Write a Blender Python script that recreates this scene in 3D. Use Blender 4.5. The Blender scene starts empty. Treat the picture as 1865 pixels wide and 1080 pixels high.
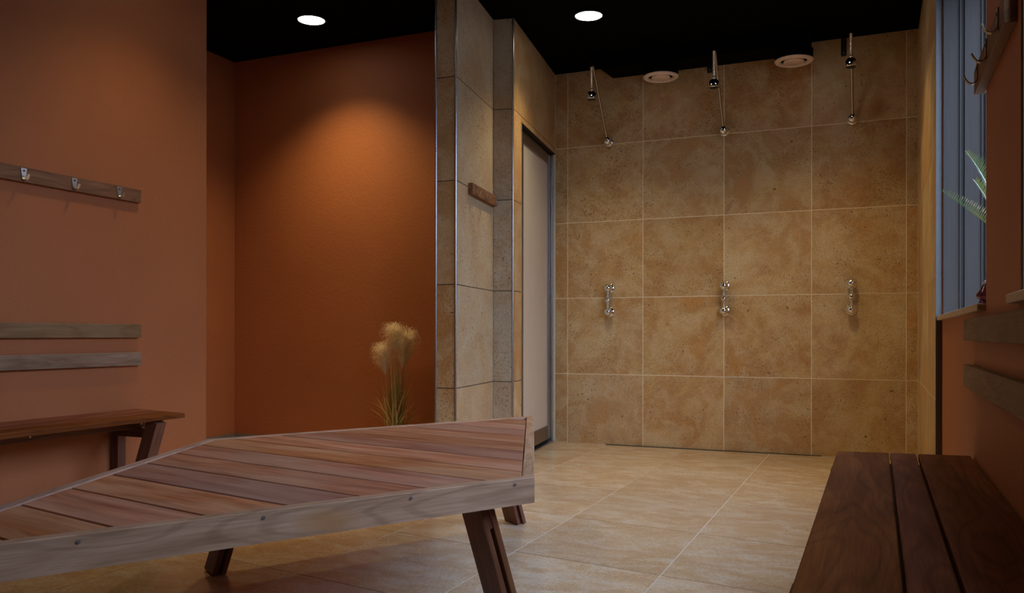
import bpy, bmesh, math, random
from mathutils import Vector, Matrix, Euler

random.seed(7)
scn = bpy.context.scene
C = scn.collection
PI = math.pi

# ---------------------------------------------------------------- camera
FPX, W, H = 1546.32, 1865, 1080
CAMZ = 0.8607
YAW = 0.4052
cam = bpy.data.cameras.new('camera')
cam.sensor_fit = 'HORIZONTAL'
cam.sensor_width = 36.0
cam.lens = 36.0 * FPX / W
cam.shift_y = 69.39 / W
cam.clip_start = 0.02
cam_o = bpy.data.objects.new('camera', cam)
C.objects.link(cam_o)
cam_o.matrix_world = (Matrix.Translation((0, 0, CAMZ)) @ Matrix.Rotation(YAW, 4, 'Z')
                      @ Matrix.Rotation(PI / 2, 4, 'X') @ Matrix.Rotation(0.0011, 4, 'Z'))
scn.camera = cam_o

# ---------------------------------------------------------------- sky, daylight, exposure
SKY = 12.0
world = bpy.data.worlds.new('overcast_sky')
scn.world = world
world.use_nodes = True
bg = world.node_tree.nodes['Background']
bg.inputs['Color'].default_value = (0.53, 0.69, 1.0, 1)
bg.inputs['Strength'].default_value = SKY

def portal(name, loc, sy, sz):
    l = bpy.data.lights.new(name, 'AREA')
    l.shape = 'RECTANGLE'; l.size = sz; l.size_y = sy
    l.cycles.is_portal = True
    o = bpy.data.objects.new(name, l); C.objects.link(o)
    o.location = loc
    o.rotation_euler = (0, PI / 2, 0)        # -Z of the lamp looks along -X, into the room
    return o
portal('window_portal', (0.60, 3.635, 1.775), 1.70, 1.62)
portal('window_portal', (0.60, 1.695, 1.775), 0.86, 1.62)

LAMP_W = 80.0
LAMP_COL = (1.0, 0.76, 0.37)
DISC = 14.0

vs = scn.view_settings
vs.view_transform = 'Standard'
vs.look = 'None'
vs.exposure = 0.0
vs.gamma = 1.0
vs.use_curve_mapping = False
scn.display_settings.display_device = 'sRGB'
cy = scn.cycles
cy.use_denoising = True
cy.max_bounces = 10
cy.diffuse_bounces = 6
cy.glossy_bounces = 4
cy.transparent_max_bounces = 12
cy.sample_clamp_indirect = 4.0
cy.caustics_reflective = False
cy.caustics_refractive = False

# ---------------------------------------------------------------- materials
class NT:
    def __init__(s, name):
        s.m = bpy.data.materials.new(name); s.m.use_nodes = True
        s.t = s.m.node_tree; s.t.nodes.clear()
        s.out = s.t.nodes.new('ShaderNodeOutputMaterial')
    def n(s, typ, **kw):
        nd = s.t.nodes.new(typ)
        for k, v in kw.items():
            if k in nd.inputs.keys(): nd.inputs[k].default_value = v
            else: setattr(nd, k, v)
        return nd
    def l(s, a, b): s.t.links.new(a, b)
    def math(s, op, a, b=None, clamp=False):
        nd = s.t.nodes.new('ShaderNodeMath'); nd.operation = op; nd.use_clamp = clamp
        for i, x in enumerate((a, b)):
            if x is None: continue
            if isinstance(x, (int, float)): nd.inputs[i].default_value = x
            else: s.l(x, nd.inputs[i])
        return nd.outputs[0]
    def mix(s, fac, a, b, mode='MIX'):
        nd = s.t.nodes.new('ShaderNodeMixRGB'); nd.blend_type = mode
        for key, x in (('Fac', fac), ('Color1', a), ('Color2', b)):
            if isinstance(x, (int, float)): nd.inputs[key].default_value = x
            elif isinstance(x, tuple): nd.inputs[key].default_value = (*x[:3], 1)
            else: s.l(x, nd.inputs[key])
        return nd.outputs[0]
    def ramp(s, fac, stops, interp='LINEAR'):
        nd = s.t.nodes.new('ShaderNodeValToRGB'); cr = nd.color_ramp; cr.interpolation = interp
        while len(cr.elements) < len(stops): cr.elements.new(0.5)
        for e, (p, c) in zip(cr.elements, stops):
            e.position = p
            e.color = (*c, 1) if isinstance(c, tuple) else (c, c, c, 1)
        s.l(fac, nd.inputs['Fac'])
        return nd.outputs['Color']
    def noise(s, vec, scale, detail=3, rough=0.5, dist=0.0):
        nd = s.n('ShaderNodeTexNoise', Scale=scale, Detail=detail, Roughness=rough, Distortion=dist)
        s.l(vec, nd.inputs['Vector'])
        return nd.outputs['Fac']
    def coords(s, scale=(1, 1, 1), rand=True):
        tc = s.n('ShaderNodeTexCoord')
        v = tc.outputs['Object']
        s.rand = None
        if rand:
            oi = s.n('ShaderNodeObjectInfo'); s.rand = oi.outputs['Random']
            wn = s.n('ShaderNodeTexWhiteNoise', noise_dimensions='1D')
            s.l(s.rand, wn.inputs['W'])
            sc = s.n('ShaderNodeVectorMath', operation='SCALE'); sc.inputs['Scale'].default_value = 37.0
            s.l(wn.outputs['Color'], sc.inputs[0])
            ad = s.n('ShaderNodeVectorMath', operation='ADD')
            s.l(v, ad.inputs[0]); s.l(sc.outputs[0], ad.inputs[1]); v = ad.outputs[0]
        return s.scale(v, scale) if scale != (1, 1, 1) else v
    def scale(s, v, sc):
        mp = s.n('ShaderNodeVectorMath', operation='MULTIPLY'); mp.inputs[1].default_value = sc
        s.l(v, mp.inputs[0]); return mp.outputs[0]
    def bsdf(s, color, rough=0.5, metal=0.0, bump=None, bump_d=0.002, bump_s=1.0, spec=0.5, coat=0.0):
        b = s.n('ShaderNodeBsdfPrincipled')
        for key, x in (('Base Color', color), ('Roughness', rough), ('Metallic', metal)):
            if isinstance(x, (int, float)): b.inputs[key].default_value = x
            elif isinstance(x, tuple): b.inputs[key].default_value = (*x[:3], 1)
            else: s.l(x, b.inputs[key])
        b.inputs['Specular IOR Level'].default_value = spec
        b.inputs['Coat Weight'].default_value = coat
        if bump is not None:
            bn = s.n('ShaderNodeBump', Strength=bump_s, Distance=bump_d)
            s.l(bump, bn.inputs['Height']); s.l(bn.outputs['Normal'], b.inputs['Normal'])
        s.l(b.outputs[0], s.out.inputs['Surface'])
        return s.m

def plain(name, col, rough=0.5, metal=0.0, spec=0.5, nscale=60, namp=0.08):
    t = NT(name); v = t.coords()
    n = t.noise(v, nscale, 3)
    k = t.ramp(n, [(0.3, 1 - namp), (0.7, 1 + namp)])
    return t.bsdf(t.mix(1.0, col, k, 'MULTIPLY'), rough, metal, n, 0.0006, 0.3, spec)

def plaster(name, col):
    t = NT(name); v = t.coords(rand=False)
    big = t.noise(v, 1.3, 4)
    fine = t.noise(v, 160, 4, 0.6)
    mid = t.noise(v, 45, 3, 0.6)
    c = t.mix(t.ramp(big, [(0.3, 0.0), (0.7, 1.0)]), tuple(x * 0.93 for x in col), tuple(min(1, x * 1.06) for x in col))
    c = t.mix(t.math('MULTIPLY', t.ramp(fine, [(0.62, 0.0), (0.72, 1.0)]), 0.25), c, tuple(x * 0.6 for x in col))
    hgt = t.math('ADD', t.math('MULTIPLY', fine, 0.5), mid)
    return t.bsdf(c, 0.62, 0, hgt, 0.004, 0.55, 0.35)

def stone(name, tints, rough=0.5, stretch=(1, 1, 1), pit=0.85, band=(1, 1, 1), big_pits=1.0):
    t = NT(name); v = t.coords()
    vs_ = t.scale(v, band)
    big = t.noise(vs_, 2.1, 5, 0.6, 1.2)
    mid = t.noise(vs_, 7.0, 6, 0.65, 0.6)
    fine = t.noise(v, 95, 4, 0.7)
    c = t.ramp(big, [(0.34, tints[0]), (0.44, tints[1]), (0.53, tints[2]), (0.64, tints[3])])
    c = t.mix(t.ramp(mid, [(0.45, 0.0), (0.66, 0.75)]), c, tints[4])
    # whole-tile tint
    r = t.math('FRACT', t.math('MULTIPLY', t.rand, 13.7))
    c = t.mix(0.25, c, t.ramp(r, [(0.0, tints[0]), (0.35, tints[1]), (0.7, tints[3]), (1.0, tints[4])]))
    hv = t.n('ShaderNodeHueSaturation'); t.l(c, hv.inputs['Color'])
    t.l(t.math('ADD', t.math('MULTIPLY', t.rand, 0.14), 0.93), hv.inputs['Value'])
    c = hv.outputs['Color']
    c = t.mix(t.math('MULTIPLY', t.ramp(fine, [(0.38, 0.0), (0.62, 1.0)]), 0.55), c, t.mix(1.0, c, (0.62, 0.58, 0.54), 'MULTIPLY'))
    # pits: gathered in clouds
    pv = t.scale(v, stretch)
    pn = t.noise(pv, 100, 2, 0.5)
    cl = t.noise(v, 4.2, 3)
    pm = t.math('MULTIPLY', t.ramp(pn, [(0.60, 0.0), (0.68, 1.0)]), t.ramp(cl, [(0.40, 0.0), (0.60, 1.0)]))
    pn2 = t.noise(pv, 42, 2, 0.4)
    pm2 = t.math('MULTIPLY', t.ramp(pn2, [(0.735, 0.0), (0.765, 1.0)]), big_pits)
    pits = t.math('MAXIMUM', pm, pm2)
    c = t.mix(t.math('MULTIPLY', pits, pit), c, (0.10, 0.055, 0.03))
    # pale chalky specks
    sp = t.noise(v, 120, 2, 0.5)
    sm = t.math('MULTIPLY', t.ramp(sp, [(0.70, 0.0), (0.74, 1.0)]), t.ramp(mid, [(0.5, 0.0), (0.7, 0.6)]))
    c = t.mix(sm, c, (0.62, 0.52, 0.40))
    h = t.math('SUBTRACT', t.math('MULTIPLY', fine, 0.3), pits)
    rg = t.math('ADD', t.math('MULTIPLY', mid, 0.25), rough - 0.12)
    return t.bsdf(c, rg, 0, h, 0.0012, 0.6, 0.45)

def wood(name, dark, mid_, light, rough=0.5, stretch=9.0, var=0.35, grey=None, contour=0.35, spec=0.35):
    """grain runs along the object's own X axis"""
    t = NT(name); v = t.coords()
    g1 = t.noise(t.scale(v, (0.9, stretch, stretch)), 2.3, 6, 0.6, 0.9)
    g2 = t.noise(t.scale(v, (2.0, 60, 60)), 3.0, 4, 0.6)
    blot = t.noise(t.scale(v, (1.4, 3.5, 3.5)), 1.6, 3, 0.5, 0.4)
    cn = t.noise(t.scale(v, (0.55, 3.6, 3.6)), 1.5, 2, 0.45, 0.3)
    rings = t.math('SINE', t.math('MULTIPLY', cn, 95.0))
    rings = t.ramp(rings, [(0.35, 0.0), (0.95, 1.0)])
    c = t.ramp(g1, [(0.30, dark), (0.5, mid_), (0.70, light)])
    c = t.mix(t.math('MULTIPLY', rings, contour), c, t.mix(1.0, c, (0.52, 0.46, 0.42), 'MULTIPLY'))
    c = t.mix(t.math('MULTIPLY', t.ramp(g2, [(0.42, 0.0), (0.66, 1.0)]), 0.5), c, t.mix(1.0, c, (0.6, 0.55, 0.52), 'MULTIPLY'))
    if grey:
        c = t.mix(t.math('MULTIPLY', t.ramp(blot, [(0.42, 0.0), (0.62, 1.0)]), 0.7), c, t.mix(0.35, grey, c))
    hv = t.n('ShaderNodeHueSaturation'); t.l(c, hv.inputs['Color'])
    r2 = t.math('FRACT', t.math('MULTIPLY', t.rand, 7.31))
    t.l(t.math('ADD', t.math('MULTIPLY', t.rand, var), 1 - var / 2), hv.inputs['Value'])
    t.l(t.math('ADD', t.math('MULTIPLY', r2, 0.016), 0.492), hv.inputs['Hue'])
    t.l(t.math('ADD', t.math('MULTIPLY', r2, 0.22), 0.89), hv.inputs['Saturation'])
    h = t.math('ADD', t.math('MULTIPLY', g2, 0.6), t.math('MULTIPLY', g1, 0.4))
    return t.bsdf(hv.outputs['Color'], t.math('ADD', t.math('MULTIPLY', g1, 0.2), rough - 0.1), 0, h, 0.0012, 0.5, spec)

def metal(name, col, rough, brushed=False):
    t = NT(name); v = t.coords()
    n = t.noise(t.scale(v, (90, 90, 1.5)) if brushed else v, 4 if brushed else 30, 3)
    rg = t.math('ADD', t.math('MULTIPLY', n, 0.12), rough - 0.06, True)
    return t.bsdf(col, rg, 1.0)

M = {}
M['terracotta'] = plaster('terracotta_plaster', (0.42, 0.140, 0.050))
tint = [(0.70, 0.55, 0.33), (0.63, 0.42, 0.19), (0.52, 0.30, 0.13), (0.57, 0.29, 0.09), (0.72, 0.58, 0.37)]
M['tile'] = stone('limestone_wall_tile', tint, 0.42)
tintg = [(0.56, 0.47, 0.33), (0.54, 0.41, 0.25), (0.48, 0.33, 0.20), (0.52, 0.36, 0.19), (0.58, 0.50, 0.37)]
M['tile_nib'] = stone('limestone_column_tile', tintg, 0.5)
tintf = [(0.72, 0.61, 0.47), (0.67, 0.49, 0.30), (0.58, 0.39, 0.23), (0.68, 0.51, 0.33), (0.74, 0.66, 0.55)]
M['tile_floor'] = stone('limestone_floor_tile', tintf, 0.20, stretch=(1, 1, 1), pit=0.2, band=(0.8, 1.5, 1), big_pits=0.0)
M['grout'] = plain('pale_grout', (0.85, 0.78, 0.62), 0.8)
M['grout_floor'] = plain('floor_grout', (0.62, 0.55, 0.45), 0.7)
M['joint_dark'] = plain('dark_open_joint', (0.03, 0.026, 0.022), 0.9)
M['black'] = plain('black_ceiling_paint', (0.0016, 0.0016, 0.0017), 0.85, spec=0.05)
M['black_metal'] = plain('black_painted_metal', (0.0018, 0.0018, 0.002), 0.85, spec=0.06)
M['black_clip'] = plain('dark_grey_plastic', (0.02, 0.021, 0.026), 0.5)
M['skirt'] = stone('grey_stone_skirting', [(0.22, 0.19, 0.16), (0.25, 0.21, 0.17), (0.21, 0.18, 0.15), (0.26, 0.23, 0.19), (0.24, 0.22, 0.2)], 0.4)
M['chrome'] = metal('polished_chrome', (0.82, 0.82, 0.83), 0.09)
M['arm'] = metal('tube_brown_reflection', (0.38, 0.33, 0.28), 0.2)  # chrome tube; brown of the reflected walls is put into its colour
M['steel'] = metal('brushed_steel', (0.56, 0.57, 0.59), 0.28, True)
M['zinc'] = metal('zinc_plated_steel', (0.75, 0.77, 0.80), 0.30)
M['hookbrass'] = metal('aged_hook_steel', (0.42, 0.37, 0.28), 0.36)
M['door_frame'] = metal('dark_steel_profile', (0.30, 0.27, 0.24), 0.38, True)
M['steel_dull'] = metal('dull_grey_steel', (0.15, 0.145, 0.14), 0.5, True)
M['door_panel'] = plain('satin_white_panel', (0.70, 0.66, 0.60), 0.22, nscale=8, namp=0.02)
M['vent'] = plain('beige_vent_enamel', (0.88, 0.72, 0.62), 0.4)
M['jamb'] = NT('grey_painted_timber'); _t = M['jamb']; _v = _t.coords()
_g = _t.noise(_t.scale(_v, (60, 60, 1.2)), 2, 4)
M['jamb'] = _t.bsdf(_t.mix(_g, (0.050, 0.043, 0.038), (0.075, 0.065, 0.058)), 0.7, 0, _g, 0.001, 0.4, 0.12)
M['sill'] = stone('limestone_sill', [(0.55, 0.40, 0.26)] * 4 + [(0.58, 0.44, 0.30)], 0.45, pit=0.2)
M['plank'] = wood('oiled_hardwood_plank', (0.24, 0.072, 0.034), (0.40, 0.145, 0.070), (0.54, 0.24, 0.13), 0.5, 9, 0.5, grey=(0.46, 0.275, 0.175), contour=0.22)
M['pale'] = wood('pale_teak', (0.32, 0.182, 0.120), (0.43, 0.260, 0.178), (0.51, 0.325, 0.236), 0.5, 7, 0.15, contour=0.4)
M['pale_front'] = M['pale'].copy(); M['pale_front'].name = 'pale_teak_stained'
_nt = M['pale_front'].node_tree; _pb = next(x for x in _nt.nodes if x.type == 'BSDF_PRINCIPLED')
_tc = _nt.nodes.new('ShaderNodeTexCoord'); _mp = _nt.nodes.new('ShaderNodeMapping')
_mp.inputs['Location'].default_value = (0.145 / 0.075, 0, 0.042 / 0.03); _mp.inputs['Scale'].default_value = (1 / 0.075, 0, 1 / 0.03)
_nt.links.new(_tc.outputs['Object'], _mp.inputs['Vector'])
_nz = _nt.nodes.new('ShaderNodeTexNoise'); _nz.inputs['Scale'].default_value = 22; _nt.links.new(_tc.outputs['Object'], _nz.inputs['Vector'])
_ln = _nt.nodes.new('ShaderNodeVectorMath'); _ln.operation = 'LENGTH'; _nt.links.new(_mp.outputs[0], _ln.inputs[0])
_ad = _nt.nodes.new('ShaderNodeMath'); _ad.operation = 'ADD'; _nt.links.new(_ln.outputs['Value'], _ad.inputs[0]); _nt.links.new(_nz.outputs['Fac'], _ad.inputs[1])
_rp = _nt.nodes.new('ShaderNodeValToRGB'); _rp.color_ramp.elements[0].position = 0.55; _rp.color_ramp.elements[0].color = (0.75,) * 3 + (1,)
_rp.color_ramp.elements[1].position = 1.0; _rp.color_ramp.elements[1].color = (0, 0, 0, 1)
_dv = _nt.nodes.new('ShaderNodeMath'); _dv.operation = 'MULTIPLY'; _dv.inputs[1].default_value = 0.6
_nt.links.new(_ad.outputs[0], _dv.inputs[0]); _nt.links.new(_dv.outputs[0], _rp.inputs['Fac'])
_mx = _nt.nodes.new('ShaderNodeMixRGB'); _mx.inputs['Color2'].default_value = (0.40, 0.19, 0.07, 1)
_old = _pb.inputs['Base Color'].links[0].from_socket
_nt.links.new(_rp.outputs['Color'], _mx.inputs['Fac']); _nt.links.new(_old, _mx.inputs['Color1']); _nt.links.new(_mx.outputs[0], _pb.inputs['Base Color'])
M['bench'] = wood('dark_hardwood', (0.125, 0.034, 0.013), (0.20, 0.060, 0.024), (0.27, 0.096, 0.040), 0.62, 7, 0.3, contour=0.42, spec=0.08)
M['leg'] = wood('red_brown_hardwood', (0.125, 0.045, 0.026), (0.185, 0.070, 0.040), (0.25, 0.105, 0.062), 0.5, 9, 0.2, contour=0.25)
M['slat'] = wood('weathered_teak', (0.17, 0.095, 0.048), (0.26, 0.155, 0.082), (0.35, 0.225, 0.13), 0.6, 6, 0.25, grey=(0.30, 0.20, 0.125), contour=0.3, spec=0.12)
M['rail'] = wood('brown_teak', (0.16, 0.070, 0.030), (0.235, 0.110, 0.048), (0.30, 0.155, 0.072), 0.5, 9, 0.2, contour=0.3, spec=0.15)
def leafmat(name, a, b, scale=7, trans=0.35, rough=0.45):
    t = NT(name); v = t.coords(); n = t.noise(v, scale, 3)
    c = t.mix(t.ramp(n, [(0.35, 0.0), (0.65, 1.0)]), a, b)
    t.bsdf(c, rough, 0)
    pb = next(x for x in t.t.nodes if x.type == 'BSDF_PRINCIPLED')
    tl = t.n('ShaderNodeBsdfTranslucent'); t.l(c, tl.inputs['Color'])
    mx = t.n('ShaderNodeMixShader'); mx.inputs[0].default_value = trans
    t.l(pb.outputs[0], mx.inputs[1]); t.l(tl.outputs[0], mx.inputs[2]); t.l(mx.outputs[0], t.out.inputs['Surface'])
    return t.m
M['plume'] = leafmat('cream_plume_fibre_soft', (0.92, 0.78, 0.54), (0.97, 0.88, 0.68), 12, 0.5, 0.8)
M['blade'] = leafmat('dry_green_blade', (0.52, 0.47, 0.13), (0.75, 0.52, 0.24), 14)
M['palm'] = leafmat('palm_leaflet_green', (0.12, 0.20, 0.08), (0.30, 0.28, 0.07), 5, 0.25, 0.22)
M['trunk'] = plain('rough_brown_trunk', (0.12, 0.08, 0.05), 0.8)
M['pot'] = plain('dark_pot_clay', (0.05, 0.04, 0.035), 0.6)
M['ornament'] = plain('dark_red_glaze', (0.19, 0.028, 0.045), 0.18)
M['tip'] = plain('pale_lilac_highlight', (0.75, 0.68, 0.85), 0.25)  # highlight at the ornament's top, painted as a pale colour
M['ground'] = plain('outside_paving', (0.22, 0.22, 0.21), 0.8)
t = NT('lamp_diffuser'); e = t.n('ShaderNodeEmission'); e.inputs['Color'].default_value = (1, 0.95, 0.86, 1); e.inputs['Strength'].default_value = DISC
t.l(e.outputs[0], t.out.inputs['Surface']); M['diffuser'] = t.m
t = NT('window_glass'); tr = t.n('ShaderNodeBsdfTransparent'); gl = t.n('ShaderNodeBsdfGlossy', Roughness=0.02)
lw = t.n('ShaderNodeLayerWeight', Blend=0.5); fr = t.math('ADD', t.math('MULTIPLY', t.math('POWER', lw.outputs['Facing'], 5.0), 0.8), 0.03); mx = t.n('ShaderNodeMixShader')
t.l(fr, mx.inputs[0]); t.l(tr.outputs[0], mx.inputs[1]); t.l(gl.outputs[0], mx.inputs[2])
t.l(mx.outputs[0], t.out.inputs['Surface']); M['glass'] = t.m

# ---------------------------------------------------------------- builders
def tag(o, label=None, cat=None, group=None, kind=None):
    if label: o['label'] = label
    if cat: o['category'] = cat
    if group: o['group'] = group
    if kind: o['kind'] = kind
    return o

def thing(name, label, cat, loc=(0, 0, 0), group=None):
    o = bpy.data.objects.new(name, None); C.objects.link(o)
    o.empty_display_size = 0.1
    o.location = loc
    return tag(o, label, cat, group)

def world_of(o):
    p = Vector((0, 0, 0))
    while o is not None:
        p = p + o.location; o = o.parent
    return p

def link(name, me, parent=None, loc=(0, 0, 0), rot=None):
    """loc is a world position; parents are never rotated unless given local=..."""
    o = bpy.data.objects.new(name, me); C.objects.link(o)
    if parent is not None: o.parent = parent
    if rot is not None:
        o.rotation_euler = rot if isinstance(rot, Euler) else (rot.to_euler() if isinstance(rot, Matrix) else Euler(rot))
    if parent is not None and any(abs(a) > 1e-9 for a in parent.rotation_euler):
        mw = parent.matrix_basis.copy(); q = parent.parent
        while q is not None: mw = q.matrix_basis @ mw; q = q.parent
        target = Matrix.Translation(Vector(loc)) @ o.rotation_euler.to_matrix().to_4x4()
        o.matrix_basis = mw.inverted() @ target
    else:
        o.location = Vector(loc) - (world_of(parent) if parent is not None else Vector((0, 0, 0)))
    return o

_cache = {}
def box_mesh(size, mat, bevel=0.0):
    key = (tuple(round(s, 4) for s in size), mat, bevel)
    if key in _cache: return _cache[key]
    bm = bmesh.new()
    bmesh.ops.create_cube(bm, size=1.0, matrix=Matrix.Diagonal((*size, 1)))
    if bevel: bmesh.ops.bevel(bm, geom=bm.edges[:], offset=bevel, segments=1, affect='EDGES')
    me = fin(bm, mat, 'box')
    _cache[key] = me
    return me

def fin(bm, mat, name='mesh', smooth=False):
    bmesh.ops.recalc_face_normals(bm, faces=bm.faces[:])
    me = bpy.data.meshes.new(name)
    bm.to_mesh(me); bm.free()
    me.materials.append(M[mat])
    if smooth:
        for p in me.polygons: p.use_smooth = True
        try: me.set_sharp_from_angle(angle=math.radians(40))
        except Exception: pass
    return me

def box(parent, name, center, size, mat, rot=None, bevel=0.0):
    return link(name, box_mesh(size, mat, bevel), parent, center, rot)

def span(parent, name, x0, x1, y0, y1, z0, z1, mat, bevel=0.0, along='X'):
    """axis-aligned box; 'along' is the world axis the grain follows"""
    c = ((x0 + x1) / 2, (y0 + y1) / 2, (z0 + z1) / 2)
    sx, sy, sz = abs(x1 - x0), abs(y1 - y0), abs(z1 - z0)
    if along == 'Y': return box(parent, name, c, (sy, sx, sz), mat, (0, 0, PI / 2), bevel)
    if along == 'Z': return box(parent, name, c, (sz, sy, sx), mat, (0, -PI / 2, 0), bevel)
    return box(parent, name, c, (sx, sy, sz), mat, None, bevel)

def stick(parent, name, p0, p1, wy, wz, mat, up=(0, 0, 1), bevel=0.0):
    """bar from p0 to p1, local X along it, wy/wz its two widths"""
    p0, p1 = Vector(p0), Vector(p1)
    x = (p1 - p0); L = x.length; x.normalize()
    y = Vector(up).cross(x)
    if y.length < 1e-5: y = Vector((0, 1, 0))
    y.normalize(); z = x.cross(y)
    R = Matrix((x, y, z)).transposed()
    return box(parent, name, (p0 + p1) / 2, (L, wy, wz), mat, R, bevel)

def prism(poly, z0, z1, mat, bm=None, bevel=0.0):
    own = bm is None
    bm = bm or bmesh.new()
    lo = [bm.verts.new((x, y, z0)) for x, y in poly]
    hi = [bm.verts.new((x, y, z1)) for x, y in poly]
    n = len(poly)
    bm.faces.new(lo[::-1]); bm.faces.new(hi)
    for i in range(n): bm.faces.new((lo[i], lo[(i + 1) % n], hi[(i + 1) % n], hi[i]))
    if own:
        if bevel:
            top = [e for e in bm.edges if e.verts[0].co.z > (z0 + z1) / 2 and e.verts[1].co.z > (z0 + z1) / 2]
            bmesh.ops.bevel(bm, geom=top, offset=bevel, segments=1, affect='EDGES')
        return fin(bm, mat, 'prism')

def lathe(prof, mat, seg=28, smooth=True):
    """prof: (radius, z) list, closed at radius 0"""
    bm = bmesh.new(); rings = []
    for r, z in prof:
        if r < 1e-6: rings.append([bm.verts.new((0, 0, z))])
        else: rings.append([bm.verts.new((r * math.cos(2 * PI * k / seg), r * math.sin(2 * PI * k / seg), z)) for k in range(seg)])
    for a, b in zip(rings, rings[1:]):
        for k in range(seg):
            k2 = (k + 1) % seg
            if len(a) == 1 and len(b) == 1: continue
            if len(a) == 1: bm.faces.new((a[0], b[k], b[k2]))
            elif len(b) == 1: bm.faces.new((a[k], a[k2], b[0]))
            else: bm.faces.new((a[k], a[k2], b[k2], b[k]))
    return fin(bm, mat, 'lathe', smooth)

def ball_prof(r, n=12, z=0.0):
    return [(r * math.sin(PI * i / n), z - r * math.cos(PI * i / n)) for i in range(n + 1)]

def tube(pts, rad, mat, seg=10, smooth=True):
    """rad: number or list"""
    pts = [Vector(p) for p in pts]; bm = bmesh.new(); rings = []
    n = len(pts)
    for i, p in enumerate(pts):
        d = (pts[min(i + 1, n - 1)] - pts[max(i - 1, 0)]).normalized()
        a = d.cross(Vector((0, 0, 1)))
        if a.length < 1e-4: a = d.cross(Vector((1, 0, 0)))
        a.normalize(); b = d.cross(a)
        r = rad[i] if isinstance(rad, (list, tuple)) else rad
        rings.append([bm.verts.new(p + (a * math.cos(2 * PI * k / seg) + b * math.sin(2 * PI * k / seg)) * r) for k in range(seg)])
    for A, B in zip(rings, rings[1:]):
        for k in range(seg): bm.faces.new((A[k], A[(k + 1) % seg], B[(k + 1) % seg], B[k]))
    bm.faces.new(rings[0][::-1]); bm.faces.new(rings[-1])
    return fin(bm, mat, 'tube', smooth)

def structure(name, me, loc=(0, 0, 0), rot=None):
    return tag(link(name, me, None, loc, rot), kind='structure')

# ---------------------------------------------------------------- the setting
HC, DW, XR, XT, XL = 2.9475, 6.4066, 0.2628, 0.289, -3.57
TW, ROWS = 0.6136, [0.0, 0.55, 1.15, 1.75, 2.35, HC]
G = 0.0055
N1, N2, N3, N4, K = (-2.357, 4.366), (-2.225, 4.366), (-2.334, 5.121), (-2.199, 5.148), (-2.371, 6.407)
TT = 0.0014                                         # how far tiles stand proud of their bed

# floor: slab, tiles, grout
bm = bmesh.new(); prism([(-4.75, -1.75), (0.62, -1.75), (0.62, 6.55), (-4.75, 6.55)], -0.12, -TT, 'grout_floor', bm)
floor = structure('floor', fin(bm, 'grout_floor'))
xs = [-0.7093 + 0.609 * k for k in range(-7, 3)]
xs[-1] = 0.60; xs[0] = max(xs[0], -4.72)
rowsY = [(6.50, 0.0), (5.816, -0.10), (5.157, -0.105), (4.43, -0.15), (3.70, -0.166), (3.0, -0.166)]
y = 3.0
while y > -1.0:
    y -= 0.70; rowsY.append((y, -0.166))
rowsY.append((-1.72, 0.0))
def rowline(k, x):
    yy, s = rowsY[k]
    return min(6.5, max(-1.72, yy + s * (x + 0.7)))
for i in range(len(xs) - 1):
    for k in range(len(rowsY) - 1):
        a, b = xs[i] + G / 2, xs[i + 1] - G / 2
        q = [(a, rowline(k + 1, a) + G / 2), (b, rowline(k + 1, b) + G / 2), (b, rowline(k, b) - G / 2), (a, rowline(k, a) - G / 2)]
        if min(q[3][1] - q[0][1], q[2][1] - q[1][1]) < 0.03: continue
        cx, cy_ = sum(p[0] for p in q) / 4, sum(p[1] for p in q) / 4
        me = prism([(px - cx, py - cy_) for px, py in q], -TT, 0.0, 'tile_floor')
        link('tile', me, floor, (cx, cy_, 0))

bm = bmesh.new(); prism([(-4.75, -1.75), (0.62, -1.75), (0.62, 6.55), (-4.75, 6.55)], HC, HC + 0.12, 'black', bm)
structure('ceiling', fin(bm, 'black'))

def tile_face(parent, p, q, cols, rows, mat, zt=0.0, gap=G):
    """tiles on the vertical plane from plan point p to q; room on the left of p->q. cols: distances along"""
    p, q = Vector((*p, 0)), Vector((*q, 0)); d = (q - p); d.normalize()
    n = Vector((-d.y, d.x, 0)); ang = math.atan2(d.y, d.x)
    for (a, b) in cols:
        for (z0, z1) in rows:
            c = p + d * ((a + b) / 2) + n * (TT / 2); c.z = (z0 + z1) / 2
            box(parent, 'tile', c, (b - a - gap, TT, z1 - z0 - gap), mat, (0, 0, ang))

rowspan = list(zip(ROWS, ROWS[1:]))
# shower back wall
bm = bmesh.new(); prism([(-2.75, DW + TT), (0.60, DW + TT), (0.60, DW + 0.13), (-2.75, DW + 0.13)], 0, HC, 'grout', bm)
wall_back = structure('wall_back', fin(bm, 'grout'))
cx = [-2.371, -2.2651] + [-2.2651 + TW * k for k in range(1, 5)] + [XR]
tile_face(wall_back, (XR, DW + TT), (-2.371, DW + TT), [(XR - b, XR - a) for a, b in zip(cx, cx[1:])], rowspan, 'tile')
# tiled end of the right wall
bm = bmesh.new(); prism([(XR + TT, 4.545), (0.60, 4.545), (0.60, DW + TT), (XR + TT, DW + TT)], 0, HC, 'grout', bm)
wall_ts = structure('wall_shower_right', fin(bm, 'grout'))
ys = [4.545, 5.179, 5.793, DW]
tile_face(wall_ts, (XR + TT, 4.545), (XR + TT, DW), [(a - 4.545, b - 4.545) for a, b in zip(ys, ys[1:])], rowspan, 'tile')

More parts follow.
